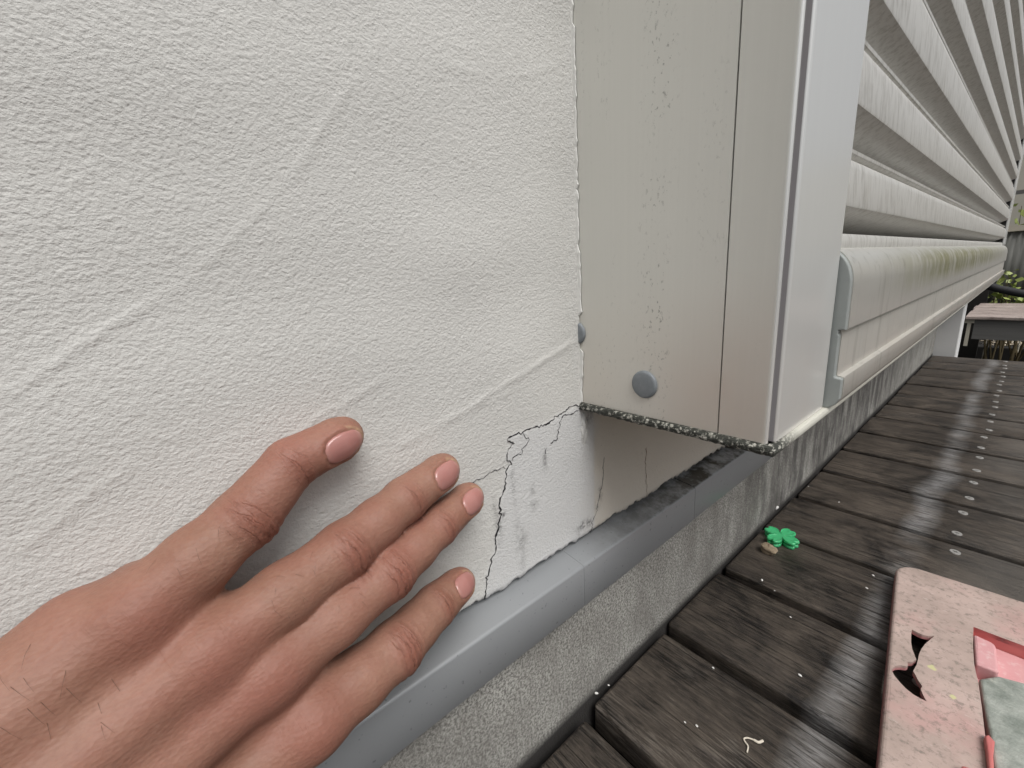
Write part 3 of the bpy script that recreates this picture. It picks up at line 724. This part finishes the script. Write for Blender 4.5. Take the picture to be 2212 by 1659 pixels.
bm = bmesh.new(); tube(bm, [(.06, 2.95, -.14), (.10, 2.96, -.158), (.15, 2.97, -.182), (.22, 2.98, -.204), (.32, 3.0, -.232), (.6, 3.05, -.30), (1.1, 3.1, -.44)], .017, 14)
tag(link_bm('pipe', bm, FOAM, None, True), 'black foam covered pipe slanting out past the sill end', 'pipe')
V, F = [], []
for i in range(121):
    x = .02 + 1.6 * i / 120; yy = 4.5 + .004 * math.sin(i * 2.4)
    V += [(x, yy, -.42), (x, yy, .098), (x, yy + .004, -.42), (x, yy + .004, .098)]
    if i: a = 4 * i - 4; F += [(a, a+4, a+5, a+1), (a+2, a+3, a+7, a+6), (a+1, a+5, a+7, a+3), (a, a+2, a+6, a+4)]
sheet = link('garden_screen', V, F, SHEET, None, True)
boxo('screen_cap', (.0, 1.64, 4.485, 4.52, .099, .135), PALEST, sheet)
tag(sheet, 'dull grey corrugated screen standing behind the black pipe', 'screen')
def stakes():
    e = empty('stake_fence', (.1, 4.35, -.5), 'row of thin pale stakes between the step and the screen', 'stakes')
    for i in range(7):
        x = -.05 + i * .15; bm = bmesh.new(); tube(bm, [(x, 4.33, -.80), (x + rnd.uniform(-.01, .01), 4.33, -.20 + rnd.uniform(-.04, .03))], .0042, 6); link_bm('stake', bm, PALEST, e)
stakes()
def plant(name, x, y, zb, zt_, spread, nl, label, ls, t0=.3):
    e = empty(name, (x, y, zb), label, 'plant'); bs = bmesh.new(); bl = bmesh.new(); rr = random.Random(int(x * 1000 + y))
    for s in range(9):
        tip = Vector((x + rr.gauss(0, spread * .5), y + rr.gauss(0, spread * .5), zb + (zt_ - zb) * rr.uniform(.6, 1))); b0 = Vector((x + rr.gauss(0, .03), y + rr.gauss(0, .03), zb))
        tube(bs, [b0, (b0 + tip) / 2 + Vector((rr.gauss(0, .02), rr.gauss(0, .02), 0)), tip], .006, 5, [1, .7, .3])
        for _ in range(nl):
            t = rr.uniform(t0, 1.05); c = b0.lerp(tip, t) + Vector((rr.gauss(0, spread * .3), rr.gauss(0, spread * .3), rr.gauss(0, .04)))
            d = Vector((rr.gauss(0, 1), rr.gauss(0, 1), rr.gauss(.2, .6))).normalized(); a = d.orthogonal().normalized(); a = Matrix.Rotation(rr.uniform(0, 6.28), 3, d) @ a
            l = ls * rr.uniform(.6, 1.4); wv_ = l * .32
            vs = [bl.verts.new(c), bl.verts.new(c + d * l * .45 + a * wv_), bl.verts.new(c + d * l), bl.verts.new(c + d * l * .45 - a * wv_)]
            bl.faces.new(vs)
    link_bm('stem', bs, STEM, e); link_bm('foliage', bl, LEAF, e)
plant('shrub', .20, 5.3, -.80, .34, .10, 20, 'pale green leafy shrub showing above the grey screen', .055, .6)
plant('shrub', .135, 4.22, -.80, -.17, .05, 12, 'low yellow green shrub under the black pipe', .045, .84)
plant('shrub', .23, 4.24, -.80, -.30, .05, 10, 'low green shrub at the right behind the step', .045, .86)
nw = boxo('neighbour_wall', (-3, 6, 8.0, 8.2, -.85, 1.35), NEIGH)
tag(nw, 'pale beige rendered neighbouring wall beyond the garden', 'wall')
rl = empty('handrail', (.5, 7.6, .6), 'dark horizontal handrail in front of the beige neighbouring wall', 'handrail')
boxo('rail', (-.5, 4, 7.6, 7.64, .56, .60), FASCIA, rl)
for jx in (-.4, 1.2, 2.8): boxo('rail_post', (jx - .02, jx + .02, 7.605, 7.635, -.81, .5595), FASCIA, rl)
bm = bmesh.new(); rr = random.Random(4)
for _ in range(520):
    c = Vector((rr.uniform(-.1, 1.3), rr.uniform(5.3, 6.1), -.79 + rr.uniform(0, .02))); d = Vector((rr.gauss(0, 1), rr.gauss(0, 1), rr.gauss(0, .35))).normalized(); a = Vector((-d.y, d.x, rr.gauss(0, .4))).normalized(); l = rr.uniform(.015, .05)
    n = d.cross(a) * .003
    vs = [c - d*l - a*l*.25, c + d*l - a*l*.2, c + d*l*.9 + a*l*.25, c - d*l + a*l*.2]; t1 = [bm.verts.new(p + n) for p in vs]; t0 = [bm.verts.new(p - n) for p in vs]
    bm.faces.new(t1); bm.faces.new(t0[::-1])
    for i in range(4): bm.faces.new((t0[i], t0[(i+1) % 4], t1[(i+1) % 4], t1[i]))
tag(link_bm('wood_chips', bm, CHIP), 'scattered wood chips on the dark ground under the step', 'wood chips', None, 'stuff')

# ------------------------------------------------------------------ the hand (one continuous surface, grown from tapered limbs; metres)
def hz(zx, zy, h):
    """joint measured in the photograph, at height h above the wall"""
    p = back(zx * .5344, 900 + zy * .5344, 0, h / S) * S
    return p
FING = dict(
    index=dict(j=[hz(600,960,.0190), hz(1068,548,.0125), hz(1258,318,.0092), hz(1462,212,.0078)], r=[.0096, .0087, .0075, .0068], roll=.15, nl=.0132, nw=.0051),
    middle=dict(j=[hz(905,1130,.0250), hz(1490,690,.0185), hz(1752,472,.0120), hz(1902,356,.0090)], r=[.0097, .0088, .0078, .0067], roll=-.15, nl=.0127, nw=.0052),
    ring=dict(j=[hz(1165,1215,.0280), hz(1680,792,.0215), hz(1892,588,.0140), hz(2015,476,.0100)], r=[.0093, .0085, .0075, .0064], roll=-.30, nl=.0122, nw=.0049),
    pinky=dict(j=[hz(1350,1425,.0310), hz(1712,1115,.0255), hz(1880,935,.0190), hz(1978,845,.0150)], r=[.0101, .0090, .0077, .0063], roll=-.55, nl=.0112, nw=.0044))
WR = np.array([.040, -.086, -.112])                     # wrist
cones = []     # (A, B, ra, rb, blend group)
for n_, f_ in FING.items():
    J = f_['j']
    for a in range(3): cones.append((J[a], J[a+1], f_['r'][a], f_['r'][a+1], n_))
    d_ = (J[1] - J[0]); d_ /= np.linalg.norm(d_)
carp = dict(index=WR + (-.002, .012, .016), middle=WR + (.004, .012, .008), ring=WR + (.003, .012, -.006), pinky=WR + (-.004, .012, -.024))
palm = []
for n_ in FING:
    J0 = FING[n_]['j'][0]; r0 = FING[n_]['r'][0]
    palm.append((J0, carp[n_], r0 * .92, .0085))                                   # metacarpal ridge
    dn = np.array([-.010, 0, 0])
    palm.append((J0 + dn, carp[n_] + dn * 1.2, r0 * .85, .0105))                     # flesh of the palm below it
names = list(FING)
for a, b in zip(names[:-1], names[1:]):                                              # flesh and web between neighbours
    Ja, Jb = FING[a]['j'], FING[b]['j']
    fwd = .16 if a == 'index' else .20
    mid = (Ja[0] + Jb[0]) / 2 + ((Ja[1] - Ja[0]) + (Jb[1] - Jb[0])) / 2 * fwd + np.array([-.0065, 0, 0])
    cm = (carp[a] + carp[b]) / 2 + np.array([-.006, 0, 0])
    palm.append((mid, cm, .0050, .0085))
    palm.append(((Ja[0] + Jb[0]) / 2 + np.array([-.0055, 0, 0]), cm, .0065, .0085))
pk = FING['pinky']['j'][0]
palm.append((pk + np.array([-.008, -.008, -.012]), carp['pinky'] + np.array([-.010, .004, -.008]), .0110, .0115))    # hypothenar edge
palm.append((FING['index']['j'][0] + np.array([-.003, -.012, .001]), carp['index'] + np.array([-.003, 0, .001]), .0080, .0095))
arm = [(WR + (0, .004, .010), WR + (.026, -.070, .008), .0140, .0190), (WR + (0, .004, -.010), WR + (.026, -.070, -.012), .0140, .0190),
       (WR + (.026, -.070, 0), WR + (.085, -.25, -.012), .0260, .0360)]
thumb = [(WR + (-.010, .010, .012), np.array([.0165, -.040, -.084]), .0105, .0090), (np.array([.0165, -.040, -.084]), np.array([.0110, -.012, -.092]), .0098, .0086), (np.array([.0110, -.012, -.092]), np.array([.0086, .008, -.098]), .0086, .0068)]
h_ = .0009
lo_ = np.array([-.002, -.36, -.175]); hi_ = np.array([.185, .100, -.030])
nx_, ny_, nz_ = [int(v) for v in np.ceil((hi_ - lo_) / h_)]
ax_ = [lo_[i] + h_ * np.arange(n) for i, n in enumerate((nx_, ny_, nz_))]
def cone_sdf(P, A, B, ra, rb):
    e = B - A; t = np.clip(((P - A) @ e) / (e @ e), 0, 1)
    return np.linalg.norm(P - A - t[..., None] * e, axis=-1) - (ra + (rb - ra) * t)
def smin(a, b, k):
    q = np.clip(k - np.abs(a - b), 0, None) / k
    return np.minimum(a, b) - q * q * k * .25
BIG = .02
def field(prims, k):
    D = np.full((nx_, ny_, nz_), BIG, dtype=np.float32)
    for A, B, ra, rb in prims:
        A = np.asarray(A, float); B = np.asarray(B, float); m_ = max(ra, rb) + .014
        l = np.maximum(((np.minimum(A, B) - m_ - lo_) / h_).astype(int), 0); u = np.minimum(((np.maximum(A, B) + m_ - lo_) / h_).astype(int) + 1, (nx_, ny_, nz_))
        if (u <= l).any(): continue
        sl = tuple(slice(l[i], u[i]) for i in range(3))
        P = np.stack(np.meshgrid(*[ax_[i][sl[i]] for i in range(3)], indexing='ij'), -1)
        D[sl] = smin(D[sl], np.minimum(cone_sdf(P, A, B, ra, rb), BIG).astype(np.float32), k)
    return D
def joints(f_):        # slight swelling at the knuckles and a fleshy finger pad
    J, r = f_['j'], f_['r']; out = []
    for a in range(3):
        m1 = J[a] + (J[a+1] - J[a]) * .5; rm = (r[a] + r[a+1]) / 2 * (.955 if a else .97)
        out += [(J[a], m1, r[a], rm), (m1, J[a+1], rm, r[a+1])]
    d_ = J[3] - J[2]; d_ /= np.linalg.norm(d_); out.append((J[3], J[3] + d_ * .0022, r[3], r[3] * .86))
    return out
D = field(palm, .0065); D = smin(D, field(arm, .014), .012); 
FD = None
for n_, f_ in FING.items():
    q_ = field(joints(f_), .0035); FD = q_ if FD is None else np.minimum(FD, q_)
D = smin(D, FD, .0045)
D = smin(D, field(thumb, .006), .004)
def surface_nets(D, lo, h):
    s = D < 0; nx, ny, nz = D.shape
    cs = [(i, j, k) for i in (0, 1) for j in (0, 1) for k in (0, 1)]
    sub = lambda i, j, k: (slice(i, nx-1+i), slice(j, ny-1+j), slice(k, nz-1+k))
    cnt = sum(s[sub(*c)].astype(np.int8) for c in cs); act = (cnt > 0) & (cnt < 8)
    idx = np.argwhere(act); vid = np.full(act.shape, -1, dtype=np.int64); vid[act] = np.arange(len(idx))
    acc = np.zeros((len(idx), 3)); num = np.zeros(len(idx))
    for ca in cs:
        for ax in range(3):
            if ca[ax]: continue
            cb = list(ca); cb[ax] = 1
            a = D[tuple((idx + ca).T)]; b = D[tuple((idx + cb).T)]; m_ = (a < 0) != (b < 0)
            t = np.where(m_, a / np.where(a - b == 0, 1, a - b), 0); p = np.array(ca, float) + t[:, None] * np.eye(3)[ax]
            acc[m_] += p[m_]; num += m_
    V = lo + h * (idx + acc / num[:, None])
    F = []
    for ax in range(3):
        sl0 = [slice(1, -1)] * 3; sl0[ax] = slice(0, -1); sl1 = list(sl0); sl1[ax] = slice(1, None)
        a = s[tuple(sl0)]; b = s[tuple(sl1)]; e = np.argwhere(a != b); off = np.array([1, 1, 1]); off[ax] = 0; e = e + off
        inside = s[tuple(e.T)]; u, v = np.eye(3, dtype=int)[(ax+1) % 3], np.eye(3, dtype=int)[(ax+2) % 3]
        q = np.stack([vid[tuple((e - u - v).T)], vid[tuple((e - v).T)], vid[tuple(e.T)], vid[tuple((e - u).T)]], -1)
        q[~inside] = q[~inside][:, ::-1]; F.append(q)
    return V, np.vstack(F)
D[:, 0, :] = BIG; D[:, -1, :] = BIG; D[0] = BIG; D[-1] = BIG; D[:, :, 0] = BIG; D[:, :, -1] = BIG
HV, HF = surface_nets(D, lo_, h_)
HF = HF[(HF >= 0).all(1)]
def smooth_mesh(V, F, it):
    E_ = np.vstack([F[:, [0, 1]], F[:, [1, 2]], F[:, [2, 3]], F[:, [3, 0]]])
    for _ in range(it):
        a = np.zeros_like(V); c_ = np.zeros(len(V))
        for s_, t_ in ((0, 1), (1, 0)):
            np.add.at(a, E_[:, s_], V[E_[:, t_]]); np.add.at(c_, E_[:, s_], 1)
        V = V * .5 + a / np.maximum(c_, 1)[:, None] * .5
    return V
def vnormals(V, F):
    fn = np.cross(V[F[:, 2]] - V[F[:, 0]], V[F[:, 3]] - V[F[:, 1]]); N = np.zeros_like(V)
    for i in range(4): np.add.at(N, F[:, i], fn)
    return N / (np.linalg.norm(N, axis=1)[:, None] + 1e-12)
HV = smooth_mesh(HV, HF, 3); HN = vnormals(HV, HF)
if (HN[np.argmax(HV[:, 0])] @ np.array([1, 0, 0])) < 0: HF = HF[:, ::-1]; HN = -HN
# local finger frames -> knuckle folds, nail bed, tints
red = np.zeros(len(HV)); fold = np.zeros(len(HV)); uv = np.zeros((len(HV), 3)); disp = np.zeros(len(HV)); pale = np.zeros(len(HV))
def frame(A, B, roll):
    e = B - A; L = np.linalg.norm(e); e = e / L; dz = np.array([1., 0, 0]); dz = dz - e * (dz @ e); dz /= np.linalg.norm(dz); sx = np.cross(e, dz)
    c, s = math.cos(roll), math.sin(roll); return e, dz * c + sx * s, sx * c - dz * s, L
nails = []
rq = np.random.default_rng(2)
for n_, f_ in FING.items():
    J, r = f_['j'], f_['r']
    for ji, amp, wid, rd in ((1, .00085, .0052, 1.), (2, .00045, .0034, .65), (0, .00016, .012, .9)):
        A = J[ji]; prv = J[ji-1] if ji else carp[n_]
        d1 = (J[ji+1] - prv) / np.linalg.norm(J[ji+1] - prv); e, dz, sx, L = frame(A, A + d1, f_['roll'] * .6)
        q = HV - A; u_ = q @ e; v_ = q @ sx; w_ = q @ dz
        R2 = r[ji] * 1.35; near = (np.abs(u_) < wid * 2.6) & (np.abs(v_) < R2) & (w_ > -r[ji] * .2) & (w_ < r[ji] * 1.8)
        msk = np.exp(-(u_ / wid)**2) * np.clip(1 - (v_ / R2)**2, 0, 1) * np.clip((w_ / r[ji] + .1) / .6, 0, 1) * near
        red = np.maximum(red, rd * msk)
        ph = u_ / (.0026 if ji else .0019) * 2 * math.pi * .5 + 1.6 * (v_ / r[ji])**2 * np.sign(u_) + rq.uniform(0, 6)
        disp += -amp * msk * np.abs(np.cos(ph))**5 * (1 if ji else .4) + (.0006 if ji == 1 else .0002) * np.exp(-(u_ / (wid * .8))**2) * msk
        fold = np.maximum(fold, msk * (1. if ji else .22)); b_ = near & (msk > .02)
        uv[b_] = np.stack([u_[b_], v_[b_] * .35, np.full(b_.sum(), len(nails) * .3 + ji * .1)], -1)
    # nail
    A, B = J[2], J[3]; e, dz, sx, L = frame(A, B, f_['roll'])
    nc = B - e * .0012 ; nl, nw = f_['nl'] / 2, f_['nw']
    q = HV - nc; u_ = (q @ e) / nl; v_ = q @ sx; w_ = q @ dz; ang = np.arctan2(v_, w_) * r[3] / nw
    ok = (w_ > -.001) & (np.abs(u_) < 2.2) & (np.linalg.norm(q, axis=1) < .02)
    rho = (np.abs(u_)**2.6 + np.abs(ang)**2.6)**(1 / 2.6)
    disp += ok * (-.00045 * (rho < 1.0) + .00040 * np.exp(-((rho - 1.16) / .13)**2) * (u_ < .75))
    red = np.maximum(red, ok * .55 * np.clip(1.6 - rho, 0, 1)); pale = np.maximum(pale, ok * np.exp(-((rho - 1.12) / .12)**2) * (u_ > .45))
    nails.append((nc, e, dz, sx, nl, nw, r[3]))
HV0 = HV.copy(); HV = HV + HN * disp[:, None]
# extensor tendons read as soft ridges; reddish blotches on the back of the hand
person = link('person', HV, HF, None, None, True, False)
tag(person, 'bare left hand pressed on the stucco wall with its fingers spread', 'person')
for nm, a in (('red', red), ('fold', fold), ('pale', pale)):
    at = person.data.attributes.new(nm, 'FLOAT', 'POINT'); at.data.foreach_set('value', a.astype(np.float32))
at = person.data.attributes.new('fuv', 'FLOAT_VECTOR', 'POINT'); at.data.foreach_set('vector', uv.astype(np.float32).reshape(-1))
m = Mat('skin', Roughness=.54)
m.set('Subsurface Weight', .18); m.b.inputs['Subsurface Radius'].default_value = (1, .35, .2); m.b.inputs['Subsurface Scale'].default_value = .004
m.b.inputs['Specular IOR Level'].default_value = .35
c = m.mix(m.ramp(m.noise(55, 4, .6), [(.35, 0.), (.65, 1.)]), (.265, .137, .094), (.33, .18, .128))
c = m.mix(m.math('MULTIPLY', m.ramp(m.noise(26, 3, .6, None, 0, None, (5, 2, 2)), [(.45, 0.), (.68, 1.)]), .5), c, (.30, .115, .088))
c = m.mix(m.math('MULTIPLY', m.attr('red'), .6), c, (.27, .092, .068))
c = m.mix(m.math('MULTIPLY', m.attr('pale'), .6), c, (.48, .32, .2))
c = m.mix(m.math('MULTIPLY', m.ramp(m.noise(900, 2, .6), [(.4, 0.), (.7, 1.)]), .25), c, (.20, .085, .06))
fv = m.attr('fuv', 'Vector')
wr_ = m.noise(1, 3, .6, (1500, 520, 1), .8, fv)
wm = m.math('MULTIPLY', m.ramp(wr_, [(.30, 1.), (.46, 0.)]), m.attr('fold'))
uvx = m.xyz(fv)
uu = m.math('ADD', m.math('ADD', uvx[0], m.math('MULTIPLY', m.math('SUBTRACT', m.noise(300, 3, .6), .5), .0022)), m.math('MULTIPLY', m.math('MULTIPLY', uvx[1], uvx[1]), 190.))
wl = m.ramp(m.math('ABSOLUTE', m.math('SINE', m.math('MULTIPLY', uu, 1050.))), [(.0, 1.), (.30, 0.)])
wl = m.math('MULTIPLY', m.math('MULTIPLY', wl, m.ramp(m.attr('fold'), [(.30, 0.), (.75, 1.)])), m.ramp(m.noise(230, 3), [(.36, .1), (.55, 1.)]))
c = m.mix(m.math('MULTIPLY', m.ramp(m.attr('fold'), [(.4, 0.), (1., 1.)]), .35), c, (.215, .088, .058))
c = m.mix(m.math('MULTIPLY', wm, .3), c, (.17, .065, .045))
c = m.mix(m.math('MULTIPLY', wl, .5), c, (.14, .052, .036))
m.set('Base Color', c)
hh = m.math('SUBTRACT', m.math('ADD', m.math('MULTIPLY', m.vor(1100, (1, .6, 1)), .35), m.math('MULTIPLY', m.noise(420, 4, .65, (1, .5, 1)), .5)), m.math('ADD', m.math('MULTIPLY', wm, .8), m.math('MULTIPLY', wl, 1.0)))
m.bump(hh, .5, .0006)
person.data.materials.append(m.m)
NAILM = Mat('fingernail', Base_Color=(.56, .30, .27), Roughness=.16)
NAILM.set('Subsurface Weight', .15); NAILM.b.inputs['Subsurface Radius'].default_value = (1, .4, .3); NAILM.b.inputs['Subsurface Scale'].default_value = .002
nb2 = NAILM.mix(NAILM.noise(200, 3), (.385, .172, .15), (.44, .215, .19))
nb2 = NAILM.mix(NAILM.ramp(NAILM.attr('along'), [(.0, .3), (.18, 0.), (.86, 0.), (.98, .55)]), nb2, (.50, .30, .25))
NAILM.set('Base Color', nb2); NAILM.bump(NAILM.noise(1, 2, .5, (500, 500, 500)), .08, .0004)
def sd_point(P):
    g = (P - lo_) / h_; i = np.clip(np.floor(g).astype(int), 0, np.array(D.shape) - 2); f = g - i; o = 0
    for a in (0, 1):
        for b in (0, 1):
            for c_ in (0, 1):
                o = o + D[i[:, 0]+a, i[:, 1]+b, i[:, 2]+c_] * (f[:, 0] if a else 1-f[:, 0]) * (f[:, 1] if b else 1-f[:, 1]) * (f[:, 2] if c_ else 1-f[:, 2])
    return o
for nc, e, dz, sx, nl, nw, r3 in nails:
    V, F = [], []; NU, NA = 12, 28; pts = []; rad = []
    for i in range(NU + 1):
        for a in range(NA):
            t = 2 * math.pi * a / NA; rr = i / NU * 1.02
            cu, cv = math.cos(t), math.sin(t); sc_ = (abs(cu)**2.6 + abs(cv)**2.6)**(-1 / 2.6)
            u_, a_ = rr * sc_ * cu * nl, rr * sc_ * cv * nw / r3
            pts.append((u_, a_)); rad.append(rr)
    pts = np.array(pts); rad = np.array(rad)
    dirs = np.cos(pts[:, 1])[:, None] * dz + np.sin(pts[:, 1])[:, None] * sx; org = nc + pts[:, :1] * e
    lo_t = np.zeros(len(pts)); hi_t = np.full(len(pts), .016)
    # walk out along the dorsal direction to the finger's surface (levels off at the tip)
    for _ in range(24):
        mid = (lo_t + hi_t) / 2; ins = sd_point(org + dirs * mid[:, None]) < 0; lo_t = np.where(ins, mid, lo_t); hi_t = np.where(ins, hi_t, mid)
    tt = lo_t
    ref = np.median(tt[(pts[:, 0] < nl * .3)])
    tt = np.maximum(tt, ref * .80) - .00003 + .00012 * np.clip(1 - rad**4, 0, 1) - .0007 * np.clip((rad - .86) / .16, 0, 1) * (pts[:, 0] < nl * .6)
    V = org + dirs * tt[:, None]
    for i in range(NU):
        for a in range(NA):
            b_ = (a + 1) % NA; F.append((i*NA + a, i*NA + b_, (i+1)*NA + b_, (i+1)*NA + a))
    nb_ = len(V); rim = V[NU*NA:(NU+1)*NA] - dirs[NU*NA:(NU+1)*NA] * .0007; V = np.vstack([V, rim])
    for a in range(NA): b_ = (a + 1) % NA; F.append((NU*NA + a, NU*NA + b_, nb_ + b_, nb_ + a))
    o = link('fingernail', V, F, NAILM.m, person, True, False)
    at = o.data.attributes.new('along', 'FLOAT', 'POINT'); al = np.concatenate([pts[:, 0] / nl * .5 + .5, pts[NU*NA:(NU+1)*NA, 0] / nl * .5 + .5]); at.data.foreach_set('value', al.astype(np.float32))
# fine dark hairs on the back of the wrist and fingers
HAIR = Mat('arm_hair', Base_Color=(.10, .055, .035), Roughness=.6).m
cand = np.where((HN[:, 0] > .45) & (HV[:, 1] < -.022) & (HV[:, 1] > -.22))[0]
cand2 = []
for n_ in ('index', 'middle', 'ring'):
    mpt = FING[n_]['j'][0] * .42 + FING[n_]['j'][1] * .58
    cand2 += list(np.where((np.linalg.norm(HV - mpt, axis=1) < .0125) & (HN[:, 0] > .3))[0])
bm = bmesh.new(); rr = random.Random(12)
for vi in [int(cand[rr.randrange(len(cand))]) for _ in range(260)] + [int(cand2[rr.randrange(len(cand2))]) for _ in range(46)]:
    p = Vector(HV[vi]); n = Vector(HN[vi]); big = HV[vi][1] < -.012; t = Vector((0, rr.gauss(.2, .2), rr.gauss(-.9, .2))); t = (t - n * t.dot(n)).normalized(); L = rr.uniform(.003, .006) if big else rr.uniform(.002, .0035)
    tube(bm, [p, p + t * L * .5 + n * L * .16, p + t * L + n * L * .12], .000035 if big else .00003, 4, [1, .8, .3])
hr = link_bm('arm_hair', bm, HAIR, person, True, False); hr['kind'] = 'stuff'
